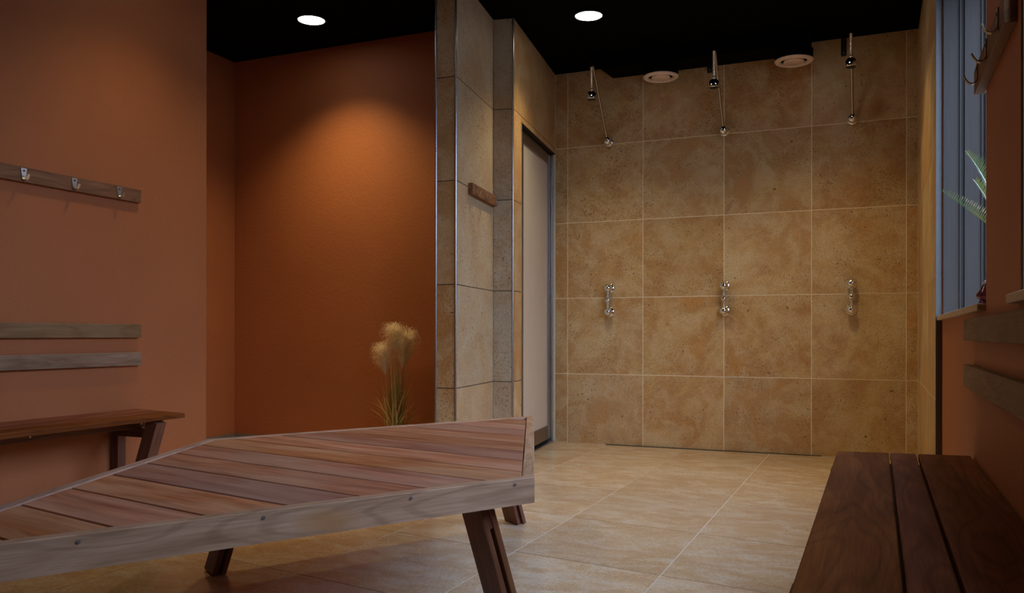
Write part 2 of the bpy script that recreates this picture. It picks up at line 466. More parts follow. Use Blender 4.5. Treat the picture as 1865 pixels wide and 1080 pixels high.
# column beside the niche, and the wall with the door
dv = (Vector(N4) - Vector(K)); LW = dv.length; dv.normalize()      # along the door wall towards the room
nv = Vector((-dv.y, dv.x))
if nv.x < 0: nv = -nv
def dw(t, off=0.0):
    p = Vector(K) + dv * t + nv * off
    return (p.x, p.y)
OPEN_A, OPEN_B, OPEN_Z = 0.004, 1.068, 2.308
bm = bmesh.new()
prism([N1, N2, N3, N4, dw(OPEN_B), dw(OPEN_B, -0.25), (-2.75, 5.155), (-2.45, 5.155)], 0, HC, 'joint_dark', bm)
prism([dw(OPEN_B), dw(0), dw(0, -0.25), dw(OPEN_B, -0.25)], OPEN_Z, HC, 'joint_dark', bm)
prism([dw(OPEN_B, -0.16), dw(-0.02, -0.16), dw(-0.02, -0.25), dw(OPEN_B, -0.25)], 0, OPEN_Z, 'joint_dark', bm)
wall_col = structure('wall_shower_left', fin(bm, 'joint_dark'))
def seglen(a, b): return (Vector(a) - Vector(b)).length
g2 = 0.005
tile_face(wall_col, N2, N1, [(0.006, seglen(N1, N2) - 0.006)], rowspan, 'tile', gap=g2)
tile_face(wall_col, N3, N2, [(0.0, seglen(N2, N3) - 0.006)], rowspan, 'tile_nib', gap=g2)
tile_face(wall_col, N4, N3, [(0.006, seglen(N3, N4))], rowspan, 'tile_nib', gap=g2)
tile_face(wall_col, K, N4, [(OPEN_B, LW - 0.006)], rowspan[:-1] , 'tile', gap=g2)
tile_face(wall_col, K, N4, [(0.004, LW - 0.006)], rowspan[-1:], 'tile', gap=g2)
tile_face(wall_col, K, N4, [(0.004, OPEN_B + 0.004)], [(OPEN_Z, 2.35)], 'tile', gap=g2)

# painted walls
bm = bmesh.new(); prism([(-4.65, 5.15), (-2.40, 5.15), (-2.40, 5.30), (-4.65, 5.30)], 0, HC, 'terracotta', bm)
structure('wall_niche_back', fin(bm, 'terracotta'))
bm = bmesh.new(); prism([(-4.65, 3.72), (-4.527, 3.72), (-4.527, 5.15), (-4.65, 5.15)], 0, HC, 'terracotta', bm)
structure('wall_niche_left', fin(bm, 'terracotta'))
bm = bmesh.new(); prism([(XL - 0.12, -1.65), (XL, -1.65), (XL, 3.825), (-4.527, 3.825), (-4.527, 3.72), (XL - 0.12, 3.72)], 0, HC, 'terracotta', bm)
structure('wall_left', fin(bm, 'terracotta'))
bm = bmesh.new(); prism([(XL, -1.65), (XL, -1.77), (0.60, -1.77), (0.60, -1.65)], 0, HC, 'terracotta', bm)
structure('wall_front', fin(bm, 'terracotta'))
SILL, HEAD = 0.931, 2.60
W1, W2 = (2.77, 4.52), (1.25, 2.14)
XO = 0.55
bm = bmesh.new()
for (a, b, z0, z1) in [(-1.65, 4.545, 0, SILL), (-1.65, 4.545, HEAD, HC), (-1.65, W2[0], SILL, HEAD), (W2[1], W1[0], SILL, HEAD), (W1[1], 4.545, SILL, HEAD)]:
    prism([(XT, a), (XO, a), (XO, b), (XT, b)], z0, z1, 'terracotta', bm)
structure('wall_right', fin(bm, 'terracotta'))

# stone skirting in the niche and along the left wall
bm = bmesh.new()
prism([(-4.527, 5.15), (-4.527, 5.138), (-2.46, 5.138), (-2.46, 5.15)], 0, 0.10, 'skirt', bm)
structure('baseboard_niche_back', fin(bm, 'skirt'))
bm = bmesh.new(); prism([(-4.527, 3.825), (-4.515, 3.825), (-4.515, 5.138), (-4.527, 5.138)], 0, 0.10, 'skirt', bm)
structure('baseboard_niche_left', fin(bm, 'skirt'))
bm = bmesh.new(); prism([(XL, -1.65), (XL + 0.012, -1.65), (XL + 0.012, 3.825), (XL, 3.825)], 0, 0.10, 'skirt', bm)
structure('baseboard_left', fin(bm, 'skirt'))

# steel corner profiles
trim_me = lathe([(0, 0.0), (0.0065, 0.0), (0.0065, HC), (0, HC)], 'steel', 14)
for i, p in enumerate([(N1[0] + 0.002, N1[1] - 0.001), (N2[0] - 0.001, N2[1] - 0.001), (N4[0] - 0.003, N4[1] - 0.001)]):
    structure('trim_%d' % (i + 1), trim_me, (p[0], p[1], 0))
bm = bmesh.new(); prism([(XR - 0.001, 4.53), (XR + 0.024, 4.53), (XR + 0.024, 4.545), (XR - 0.001, 4.545)], 0, HC, 'steel_dull', bm)
structure('trim_4', fin(bm, 'steel_dull'))
# shower channel: dark slot at the foot of the back wall
bm = bmesh.new(); prism([(-1.944, DW - 0.016), (-0.357, DW - 0.016), (-0.357, DW - 0.002), (-1.944, DW - 0.002)], 0.0, 0.004, 'joint_dark', bm)
structure('trim_5', fin(bm, 'joint_dark'))
# opening edge beads of the door wall
p = dw(OPEN_B - 0.003, 0.002)
structure('trim_6', lathe([(0, 0), (0.003, 0), (0.003, OPEN_Z), (0, OPEN_Z)], 'zinc', 8), (p[0], p[1], 0))

# ---------------------------------------------------------------- door in the shower wall
def dframe(a, b, off, thick, z0, z1, mat, name, parent, bevel=0.0):
    c = Vector(K) + dv * ((a + b) / 2) + nv * (off - thick / 2)
    return box(parent, name, (c.x, c.y, (z0 + z1) / 2), (b - a, thick, z1 - z0), mat, (0, 0, math.atan2(dv.y, dv.x)), bevel)
door = bpy.data.objects.new('door_1', None); C.objects.link(door); door['kind'] = 'structure'
p = dw(0.5, -0.05); door.location = (p[0], p[1], 0)
tag(door, 'steel-framed door with a satin white panel in the shower wall')
dframe(0.006, 0.040, -0.012, 0.10, 0.0, 2.300, 'steel', 'jamb', door)
dframe(0.006, OPEN_B - 0.002, -0.075, 0.05, 2.265, 2.306, 'joint_dark', 'head_frame', door)
dframe(0.052, 0.118, -0.030, 0.04, 0.035, 2.290, 'steel', 'stile', door, 0.002)  # jamb and this stile: daylight reflection put in as lighter steel
dframe(0.892, 1.040, -0.030, 0.04, 0.035, 2.290, 'door_frame', 'stile', door, 0.002)
dframe(0.118, 0.892, -0.030, 0.04, 2.214, 2.290, 'door_frame', 'top_rail', door)
br = dframe(0.118, 0.892, -0.030, 0.04, 0.035, 0.140, 'door_frame', 'bottom_rail', door)
dframe(0.118, 0.892, -0.040, 0.02, 0.140, 2.214, 'door_panel', 'panel', door)
dframe(0.006, OPEN_B - 0.004, -0.004, 0.11, 0.0, 0.014, 'steel', 'threshold', door)
scr = lathe([(0, 0.0), (0.0046, 0.0), (0.0038, 0.0025), (0, 0.0025)], 'zinc', 10)
Rn = Vector((0, 0, 1)).rotation_difference(Vector((nv.x, nv.y, 0))).to_matrix()
for (t_, z_, off) in [(0.085, 0.065, -0.03), (0.085, 0.115, -0.03), (0.025, 0.20, -0.012), (0.025, 2.20, -0.012), (0.085, 2.265, -0.03), (0.96, 2.265, -0.03), (0.96, 2.235, -0.03), (0.025, 1.15, -0.012), (0.93, 1.15, -0.03)]:
    p = dw(t_, off); link('screw', scr, door, (p[0], p[1], z_), Rn)

# ---------------------------------------------------------------- windows
def window(n, ya, yb, lab):
    w = bpy.data.objects.new('window_%d' % n, None); C.objects.link(w); w['kind'] = 'structure'
    w['label'] = lab
    w.location = (XO - 0.02, (ya + yb) / 2, SILL)
    # sill with a small overhang into the room
    span(w, 'sill', 0.266, XO, ya - (0.0 if n == 1 else 0.0), min(yb + (0.0 if n == 1 else 0.04), 4.528), SILL, SILL + 0.021, 'sill', 0.002, 'Y') if n == 1 else \
        span(w, 'sill', 0.266, XT, ya - 0.04, yb + 0.04, SILL, SILL + 0.021, 'sill', 0.002, 'Y')
    if n == 2: span(w, 'sill', XT, XO, ya, yb, SILL, SILL + 0.021, 'sill', 0.0, 'Y')
    z0, z1 = SILL + 0.021, HEAD
    yj = yb
    for (a, b, d) in [(XT + 0.004, 0.360, 0.010), (0.3605, 0.366, 0.016), (0.366, 0.382, 0.003), (0.382, 0.450, 0.010), (0.4505, 0.456, 0.016), (0.456, 0.468, 0.003), (0.468, XO - 0.03, 0.010)]:
        mat = 'jamb' if d >= 0.01 else 'joint_dark'
        nm = 'jamb_panel' if d == 0.010 else ('jamb_bead' if d > 0.01 else 'jamb_groove')
        span(w, nm, a, b, yj - d, yj, z0, z1, mat)
        span(w, nm, a, b, ya, ya + d, z0, z1, mat)
    span(w, 'head_panel', XT + 0.004, XO, ya + 0.016, yj - 0.016, z1 - 0.010, z1, 'jamb')
    fy0, fy1 = ya + 0.016, yj - 0.016
    f0, f1 = XO - 0.028, XO
    for (a, b, c, d) in [(fy0, fy0 + 0.03, z0, z1 - 0.01), (fy1 - 0.03, fy1, z0, z1 - 0.01)]:
        span(w, 'frame_side', f0, f1, a, b, c, d, 'jamb')
    span(w, 'frame_bar', f0, f1, fy0 + 0.03, fy1 - 0.03, z0, z0 + 0.05, 'jamb')
    span(w, 'frame_bar', f0, f1, fy0 + 0.03, fy1 - 0.03, z1 - 0.06, z1 - 0.01, 'jamb')
    my = (fy0 + fy1) / 2
    span(w, 'mullion', f0, f1, my - 0.03, my + 0.03, z0 + 0.05, z1 - 0.06, 'jamb')
    span(w, 'pane', XO - 0.016, XO - 0.011, fy0 + 0.03, my - 0.03, z0 + 0.05, z1 - 0.06, 'glass')
    span(w, 'pane', XO - 0.016, XO - 0.011, my + 0.03, fy1 - 0.03, z0 + 0.05, z1 - 0.06, 'glass')
window(1, *W1, 'deep grey-panelled window with a stone sill beside the shower tiles')
window(2, *W2, 'deep window with a stone sill beyond the orange pier with the hook rail')
bm = bmesh.new(); prism([(0.62, -14), (30, -14), (30, 18), (0.62, 18)], -0.2, -0.12, 'ground', bm)
structure('ground_outside', fin(bm, 'ground'))
bm = bmesh.new(); prism([(5.6, -14), (5.8, -14), (5.8, 18), (5.6, 18)], -0.12, 2.8, 'ground', bm)  # unseen wall added to hold back low sky light from the windows
structure('sky_blocker_outside', fin(bm, 'ground'))

# ---------------------------------------------------------------- ceiling lights
ring_me = lathe([(0.088, 0.0), (0.104, 0.0), (0.106, -0.004), (0.102, -0.010), (0.090, -0.011), (0.088, -0.006), (0.088, 0.0)], 'black_metal', 32)
dif_me = lathe([(0.0, -0.006), (0.0875, -0.006), (0.0875, -0.001), (0.0, -0.001)], 'diffuser', 32, False)
def ceiling_light(x, y, label, power=1.0):
    t = thing('ceiling_light', label, 'ceiling light', (x, y, HC), 'round recessed ceiling lights')
    link('ring', ring_me, t, (x, y, HC)); link('diffuser', dif_me, t, (x, y, HC))
    l = bpy.data.lights.new('downlight_beam', 'SPOT')
    l.energy = LAMP_W * power; l.color = LAMP_COL; l.spot_size = math.radians(114); l.spot_blend = 0.95
    l.shadow_soft_size = 0.08
    o = bpy.data.objects.new('downlight_beam', l); C.objects.link(o); o.parent = t; o.location = (0, 0, -0.016)
ceiling_light(-3.439, 4.642, 'round white ceiling light over the orange niche', 1.35)
ceiling_light(-1.726, 5.287, 'round white ceiling light over the shower floor by the door')
ceiling_light(-0.41, 5.36, 'round white ceiling light over the shower nearest the window wall')
ceiling_light(-2.92, 3.25, 'round white ceiling light over the left bench', 0.5)
ceiling_light(-1.25, 2.75, 'round white ceiling light over the slanted wooden platform', 0.3)

# ---------------------------------------------------------------- air duct and vents
bm = bmesh.new()
vv = [(-2.0, HC), (-1.87, 2.842), (-0.42, 2.842), (-0.42, HC)]
lo = [bm.verts.new((x, 6.10, z)) for x, z in vv]; hi = [bm.verts.new((x, 6.34, z)) for x, z in vv]
bm.faces.new(lo); bm.faces.new(hi[::-1])
for i in range(4): bm.faces.new((lo[i], lo[(i + 1) % 4], hi[(i + 1) % 4], hi[i]))
tag(link('air_duct', fin(bm, 'black_metal')), 'flat black air duct running under the ceiling along the shower wall', 'duct')
for x, lab in [(-1.47, 'round beige air valve under the duct between the door-side and middle showers'), (-0.53, 'round beige air valve under the duct between the middle and window-side showers')]:
    t = thing('air_vent', lab, 'air vent', (x, 6.22, 2.76), 'round air valves in the shower')
    link('collar', lathe([(0, 0.082), (0.128, 0.082), (0.128, 0.014), (0.1, 0.014), (0.0, 0.05)], 'black_metal', 36), t, (x, 6.22, 2.76))
    link('rim', lathe([(0.090, 0.016), (0.094, 0.004), (0.106, -0.002), (0.124, 0.004), (0.130, 0.010), (0.130, 0.016), (0.090, 0.03), (0.090, 0.016)], 'vent', 40), t, (x, 6.22, 2.76))
    link('disc', lathe([(0, 0.0), (0.064, 0.0), (0.070, 0.005), (0.066, 0.012), (0, 0.014)], 'vent', 36), t, (x, 6.22, 2.762))
    link('spindle', lathe([(0, 0.012), (0.012, 0.012), (0.012, 0.06), (0, 0.06)], 'black_metal', 10), t, (x, 6.22, 2.762))
for x0, x1, z0, lab in [(-1.163, -1.120, 2.815, 'small black clip on the wall beside the middle shower'), (-0.230, -0.194, 2.82, 'small black clip on the wall beside the window-side shower')]:
    t = thing('wall_clip', lab, 'clip', ((x0 + x1) / 2, DW - 0.01, z0), 'black wall clips above the showers')
    span(t, 'plate', x0, x1, DW - 0.006, DW, z0, HC - 0.002, 'black_clip', 0.001)
    span(t, 'cover', x0 + 0.004, x1 - 0.004, DW - 0.02, DW - 0.006, z0 + 0.004, HC - 0.004, 'black_clip', 0.002)
    link('screw', scr, t, ((x0 + x1) / 2, DW - 0.0205, z0 + 0.02), (PI / 2, 0, 0))

# ---------------------------------------------------------------- showers
ball_me = lathe(ball_prof(0.035, 16), 'chrome', 28)
rose_me = lathe([(0, 0), (0.036, 0), (0.036, 0.004), (0.030, 0.010), (0.02, 0.012), (0, 0.012)], 'chrome', 28)
bell_me = lathe([(0, 0.0), (0.034, 0.0), (0.0375, 0.003), (0.0385, 0.012), (0.037, 0.030), (0.031, 0.047), (0.020, 0.058), (0.012, 0.062), (0, 0.062)], 'chrome', 28)
face_me = lathe([(0, -0.002), (0.031, -0.002), (0.033, 0.001), (0, 0.001)], 'black_clip', 24)
collar_me = lathe([(0, 0), (0.009, 0), (0.015, 0.006), (0.016, 0.010), (0.013, 0.016), (0.008, 0.020), (0, 0.020)], 'chrome', 20)
def hose_prof(L):
    pr = [(0, 0)]; k = 0; z = 0
    while z < L:
        pr += [(0.0065, z), (0.0105, z + 0.004), (0.0065, z + 0.008)]; z += 0.009
    return pr + [(0, pr[-1][1])]
def shower(x, hz, lab, tilt=0.0):
    t = thing('shower', lab, 'shower', (x, DW, 2.37), 'chrome ball-joint showers on the back wall')
    link('wall_rose', rose_me, t, (x, DW, 2.37), (PI / 2, 0, 0))
    link('ball_joint', ball_me, t, (x, DW - 0.040, 2.37))
    top = Vector((x + tilt, 6.005, 2.838)); b = Vector((x, DW - 0.055, 2.39))
    pts = [b.lerp(top, k / 6) for k in range(7)]
    pts += [top + Vector((0, -0.012, 0.010)), top + Vector((0, -0.026, 0.010)), top + Vector((0, -0.036, 0.0)), top + Vector((0, -0.040, -0.012))]
    link('arm', tube([Vector(q) - b for q in pts], 0.0095, 'arm', 12), t, b)
    hx = Vector((top.x, top.y - 0.040, 0))
    zt = top.z - 0.010
    link('hose', lathe(hose_prof(zt - (hz + 0.078)), 'chrome', 14), t, (hx.x, hx.y, hz + 0.078))
    link('collar', collar_me, t, (hx.x, hx.y, hz + 0.060))
    h = link('shower_head', bell_me, t, (hx.x, hx.y, hz))
    link('spray_face', face_me, h, (hx.x, hx.y, hz))
shower(-1.925, 2.590, 'chrome hanging shower head on a long arm nearest the steel-framed door')
shower(-1.036, 2.575, 'chrome hanging shower head on a long arm between the two air valves')
shower(-0.153, 2.610, 'chrome hanging shower head on a long arm nearest the window wall')
knob_me = lathe(ball_prof(0.033, 16), 'chrome', 28)
mid_me = lathe(ball_prof(0.023, 14), 'chrome', 24)
vrose = lathe([(0, 0), (0.037, 0), (0.037, 0.003), (0.032, 0.007), (0.014, 0.009), (0.014, 0.022), (0, 0.022)], 'chrome', 28)
def valve(x, lab):
    t = thing('shower_valve', lab, 'shower tap', (x, DW, 1.128), 'chrome shower taps on the back wall')
    for z, ro in ((1.222, 1), (1.038, 1)):
        link('wall_rose', vrose, t, (x, DW, z), (PI / 2, 0, 0))
        link('knob', knob_me, t, (x, DW - 0.048, z))
    link('mixer_ball', mid_me, t, (x, DW - 0.050, 1.128))
    rp = [(0, 0), (0.0085, 0), (0.0085, 0.008), (0.012, 0.010), (0.012, 0.022), (0.0085, 0.024), (0.0085, 0.040), (0.012, 0.042), (0.012, 0.052), (0.008, 0.055), (0.008, 0.066), (0, 0.066)]
    rod = lathe(rp, 'chrome', 16)
    link('connecting_rod', rod, t, (x, DW - 0.050, 1.138)); link('connecting_rod', rod, t, (x, DW - 0.050, 1.054))
    link('spindle', tube([(0, 0, 0), (0, -0.034, 0)], 0.006, 'chrome', 10), t, (x, DW - 0.066, 1.128))
valve(-1.918, 'chrome shower tap with ball knobs nearest the steel-framed door')
valve(-1.031, 'chrome shower tap with ball knobs below the middle shower')
valve(-0.157, 'chrome shower tap with ball knobs nearest the window wall')

# ---------------------------------------------------------------- hook rails
def hook_meshes(mat):
    # plate: tapering strip with a hole ring; hook: J bent outwards. Local: Y- out of the board, Z up
    bm = bmesh.new()
    for y0, y1 in ((0.0, -0.003),):
        q = [(-0.015, 0.024), (0.015, 0.024), (0.010, -0.018), (-0.010, -0.018)]
        a = [bm.verts.new((x, y0, z)) for x, z in q]; b = [bm.verts.new((x, y1, z)) for x, z in q]
        bm.faces.new(a); bm.faces.new(b[::-1])
        for i in range(4): bm.faces.new((a[i], a[(i + 1) % 4], b[(i + 1) % 4], b[i]))
    plate = fin(bm, mat)
    pts = [(-0.0015, -0.010), (-0.002, -0.020), (-0.006, -0.027), (-0.014, -0.030), (-0.022, -0.027), (-0.029, -0.017), (-0.034, -0.006)]
    bm = bmesh.new(); R = []
    for i, (y, z) in enumerate(pts):
        w = 0.010 - 0.004 * i / 6
        i0, i1 = max(i - 1, 0), min(i + 1, len(pts) - 1)
        d = Vector((pts[i1][0] - pts[i0][0], pts[i1][1] - pts[i0][1])).normalized() * 0.0016
        nx, nz = -d.y, d.x
        R.append([bm.verts.new(v) for v in ((-w, y + nx, z + nz), (w, y + nx, z + nz), (w, y - nx, z - nz), (-w, y - nx, z - nz))])
    for A, B in zip(R, R[1:]):
        for k in range(4): bm.faces.new((A[k], A[(k + 1) % 4], B[(k + 1) % 4], B[k]))
    bm.faces.new(R[0]); bm.faces.new(R[-1][::-1])
    return plate, fin(bm, mat)
hk_plate, hk_bend = hook_meshes('zinc')
hk_plate2, hk_bend2 = hook_meshes('hookbrass')
hole_me = lathe([(0, 0.0), (0.0045, 0.0), (0.0045, 0.0012), (0, 0.0012)], 'joint_dark', 12, False)
def hook_rail(lab, p0, p1, nrm, z0, z1, thick, hooks, zinc=True):
    """p0,p1 plan points on the wall; nrm plan normal into the room; hooks distances from p0"""
    p0, p1, nrm = Vector((*p0, 0)), Vector((*p1, 0)), Vector((*nrm, 0)).normalized()
    d = (p1 - p0); L = d.length; d.normalize()
    ang = math.atan2(nrm.y, nrm.x) + PI / 2          # local -Y = nrm
    base = p0 + d * (L / 2); base.z = z0
    t = thing('hook_rail', lab, 'coat rack', base, 'wooden rails with metal hooks')
    c = p0 + d * (L / 2) + nrm * (thick / 2); c.z = (z0 + z1) / 2
    box(t, 'board', c, (L, thick, z1 - z0), 'rail', (0, 0, ang), 0.0015)
    for s in hooks:
        q = p0 + d * s + nrm * thick; q.z = (z0 + z1) / 2 + 0.004
        h = link('hook', hk_bend if zinc else hk_bend2, t, q, (0, 0, ang))
        link('hook_plate', hk_plate if zinc else hk_plate2, h, q, (0, 0, ang))
        q2 = q + nrm * 0.0031; q2.z += 0.012
        rot = (Matrix.Rotation(ang, 3, 'Z') @ Matrix.Rotation(PI / 2, 3, 'X')).to_euler()
        link('screw_hole', hole_me, h, q2, rot)
hook_rail('long brown wooden rail with steel hooks on the wall over the left bench', (XL, 3.328), (XL, 0.62), (1, 0), 1.549, 1.617, 0.025,
          [3.328 - y_ for y_ in (3.186, 2.922, 2.658, 2.39, 2.12, 1.85, 1.58, 1.3, 1.0)])
hook_rail('short brown wooden rail with three hooks on the pier between the windows', (XT, 2.185), (XT, 2.800), (-1, 0), 1.560, 1.628, 0.028,
          [2.27 - 2.185, 2.50 - 2.185, 2.71 - 2.185], False)
dn = (Vector(N2) - Vector(N3)).normalized(); nn = Vector((-dn.y, dn.x))
if nn.x < 0: nn = -nn
def nibp(yv):
    k = (yv - N3[1]) / (N2[1] - N3[1]); b = Vector(N3).lerp(Vector(N2), k) + nn * TT
    return (b.x, b.y)
hook_rail('small reddish wooden rail with three hooks on the tiled column', nibp(5.105), nibp(4.585), (nn.x, nn.y), 1.705, 1.773, 0.030,
          [0.03, 0.245, 0.45])

# ---------------------------------------------------------------- backrest boards
def backrest(lab, x_wall, side, y0, y1, z0, z1):
    t = thing('backrest_board', lab, 'backrest', (x_wall, (y0 + y1) / 2, z0), 'wooden backrest boards on the walls')
    gap, th = 0.008, 0.020
    a = x_wall + side * gap; b = x_wall + side * (gap + th)
    span(t, 'board', min(a, b), max(a, b), y0, y1, z0, z1, 'slat', 0.0015, 'Y')
    for yy in (y1 - 0.18, (y0 + y1) / 2, y0 + 0.18):
        span(t, 'spacer', min(x_wall, a), max(x_wall, a), yy - 0.03, yy + 0.03, z0 + 0.015, z1 - 0.015, 'leg')
backrest('upper weathered wooden backrest board over the left bench', XL, 1, 0.6, 3.328, 0.843, 0.912)
backrest('lower weathered wooden backrest board over the left bench', XL, 1, 0.6, 3.328, 0.698, 0.766)
backrest('upper wooden backrest board under the window sills on the orange wall', XT, -1, -0.9, 3.117, 0.843, 0.912)
backrest('lower wooden backrest board under the window sills on the orange wall', XT, -1, -0.9, 3.117, 0.694, 0.766)

# ---------------------------------------------------------------- wall benches
def bench(lab, xw, side, yfar, ynear, splits, legs_y, fc, bearers, zt=0.47):
    """side +1: seat grows towards +X from the wall xw. splits: (from, to) across the seat measured from the wall"""
    t = thing('wall_bench', lab, 'bench', (xw + side * 0.2, (yfar + ynear) / 2, 0))
    X = lambda d: xw + side * d
    front = splits[-1][1]
    for (a, b) in splits:
        # far end cut slightly askew
        fa, fb = yfar - fc * a / front, yfar - fc * b / front
        cxm, cym = X((a + b) / 2), (yfar + ynear) / 2
        pl = [(X(a), ynear), (X(b), ynear), (X(b), fb), (X(a), fa)]
        # local frame: X along world Y
        loc = [((py - cym), -(px - cxm)) for px, py in pl]
        me = prism(loc, -0.022, 0.0, 'bench', bevel=0.0025)
        link('seat_plank', me, t, (cxm, cym, zt), (0, 0, PI / 2))
    zb = zt - 0.022
    for d in bearers:
        bo = span(t, 'bearer', min(X(d), X(d + 0.03)), max(X(d), X(d + 0.03)), ynear + 0.12, yfar - 0.13, zb - 0.05, zb, 'leg', 0.0015, 'Y')
        if d == bearers[0]:
            for yy in [yfar - 0.19, yfar - 0.79, yfar - 1.39]:
                link('screw', scr, bo, (X(d + 0.0302), yy, zb - 0.03), (0, PI / 2 * side, 0))
    for ly in legs_y:
        span(t, 'wall_post', min(X(0.012), X(0.058)), max(X(0.012), X(0.058)), ly + 0.07, ly + 0.12, 0, zb, 'leg', 0.0015, 'Z')
        stick(t, 'leg', (X(0.232), ly, 0.0), (X(0.39), ly, zb - 0.003), 0.068, 0.062, 'leg', up=(0, 1, 0), bevel=0.0015)
        span(t, 'cross_bar', min(X(0.058), X(0.36)), max(X(0.058), X(0.36)), ly + 0.036, ly + 0.066, zb - 0.095, zb - 0.051, 'leg', 0.0015, 'X')
bench('dark wooden wall bench with slanted legs under the long hook rail', XL, 1, 3.325, 0.55, [(0.006, 0.145), (0.152, 0.272), (0.280, 0.425)], (3.08, 1.9, 0.75), 0.10, (0.20, 0.07))
bench('dark wooden wall bench of three planks below the window sills', XT, -1, 3.114, -1.0, [(0.008, 0.162), (0.170, 0.245), (0.251, 0.409)], (2.90, 1.5, -0.6), 0.055, (0.151, 0.233))

# ---------------------------------------------------------------- parallelogram table
A_, B_, C_ = Vector((-1.517, 3.804)), Vector((-0.862, 2.168)), Vector((-2.294, 2.463))
D_ = B_ + C_ - A_
D_ = Vector((D_.x, D_.y))
e1 = (B_ - A_).normalized(); e2 = (C_ - A_).normalized()
L1, L2 = (B_ - A_).length, (C_ - A_).length
ZT, RH, RT = 0.47, 0.071, 0.034
ctr = (A_ + D_) / 2
table = thing('platform_table', 'large low slanted wooden platform with pale edge boards and reddish planks', 'table', (ctr.x, ctr.y, 0))
def uv(a, b): return A_ + e1 * a + e2 * b
sinw = abs(e1.x * e2.y - e1.y * e2.x)
k = RT / sinw
def edge_board(name, P, Q, R_, S, d, mat='pale'):
    """outer edge P-Q, inner edge R_-S (plan); grain along d"""
    ang = math.atan2(d.y, d.x); ca, sa = math.cos(-ang), math.sin(-ang)
    c = (P + Q + R_ + S) / 4
    loc = [((p.x - c.x) * ca - (p.y - c.y) * sa, (p.x - c.x) * sa + (p.y - c.y) * ca) for p in (P, Q, S, R_)]
    ar = sum(loc[i][0] * loc[(i + 1) % 4][1] - loc[(i + 1) % 4][0] * loc[i][1] for i in range(4))
    if ar < 0: loc = loc[::-1]
    return link(name, prism(loc, -RH, 0, mat, bevel=0.002), table, (c.x, c.y, ZT), (0, 0, ang))
fr = edge_board('edge_board', uv(L1, 0), uv(L1, L2), uv(L1 - k, 0), uv(L1 - k, L2), e2, 'pale_front')          # front, B to D
edge_board('edge_board', uv(0, 0), uv(0, L2), uv(k, 0), uv(k, L2), e2)                            # back, A to C
edge_board('edge_board', uv(k, 0), uv(L1 - k, 0), uv(k, k), uv(L1 - k, k), e1)                    # A to B
edge_board('edge_board', uv(k, L2), uv(L1 - k, L2), uv(k, L2 - k), uv(L1 - k, L2 - k), e1)        # C to D
nf = Vector((e2.y, -e2.x, 0))
if nf.dot(Vector((*(B_ - A_), 0))) < 0: nf = -nf
Rf = Vector((0, 0, 1)).rotation_difference(nf).to_matrix()
for (x, yv) in [(-1.385, 1.163), (-1.214, 1.491), (-1.042, 1.822), (-0.894, 2.107)]:
    q = B_ + e2 * (Vector((x, yv)) - B_).dot(e2) + Vector(nf.xy) * 0.0005
    link('screw', scr, fr, (q.x, q.y, ZT - 0.014), Rf)
# planks: strips running at -12.1 degrees, cut to the frame
PA = math.radians(-12.13)
pd = Vector((math.cos(PA), math.sin(PA))); pn = Vector((-pd.y, pd.x))
inner = [uv(k + 0.003, k + 0.003), uv(L1 - k - 0.003, k + 0.003), uv(L1 - k - 0.003, L2 - k - 0.003), uv(k + 0.003, L2 - k - 0.003)]
def clip(poly, n, c, keep_less=True):
    out = []
    for i in range(len(poly)):
        a, b = poly[i], poly[(i + 1) % len(poly)]
        da, db = a.dot(n) - c, b.dot(n) - c
        if not keep_less: da, db = -da, -db
        if da <= 0: out.append(a)
        if da * db < 0: out.append(a + (b - a) * (da / (da - db)))
    return out
ref = A_ + e1 * 0.364 + e2 * 0.046
c0 = ref.dot(pn); step = 0.2125 * abs(e1.dot(pn))
lo_, hi_ = min(p.dot(pn) for p in inner), max(p.dot(pn) for p in inner)
i = math.floor((lo_ - c0) / step)
while c0 + i * step < hi_:
    a, b = c0 + i * step + 0.0035, c0 + (i + 1) * step - 0.0035
    poly = clip(clip(inner, pn, b, True), pn, a, False)
    i += 1
    if len(poly) < 3: continue
    area = sum(poly[j].x * poly[(j + 1) % len(poly)].y - poly[(j + 1) % len(poly)].x * poly[j].y for j in range(len(poly))) / 2
    if abs(area) < 0.004: continue
    if area < 0: poly = poly[::-1]
    c = sum(poly, Vector((0, 0))) / len(poly)
    loc = [((p - c).dot(pd), (p - c).dot(pn)) for p in poly]
    link('plank', prism(loc, -0.024, 0, 'plank', bevel=0.0025), table, (c.x, c.y, ZT - 0.002), (0, 0, PA))
# bearers under the planks
for a in (0.15, L1 / 2, L1 - 0.15):
    p0, p1 = uv(a, k + 0.004), uv(a, L2 - k - 0.004)
    stick(table, 'bearer', (p0.x, p0.y, ZT - 0.026 - 0.024), (p1.x, p1.y, ZT - 0.026 - 0.024), 0.05, 0.046, 'leg')
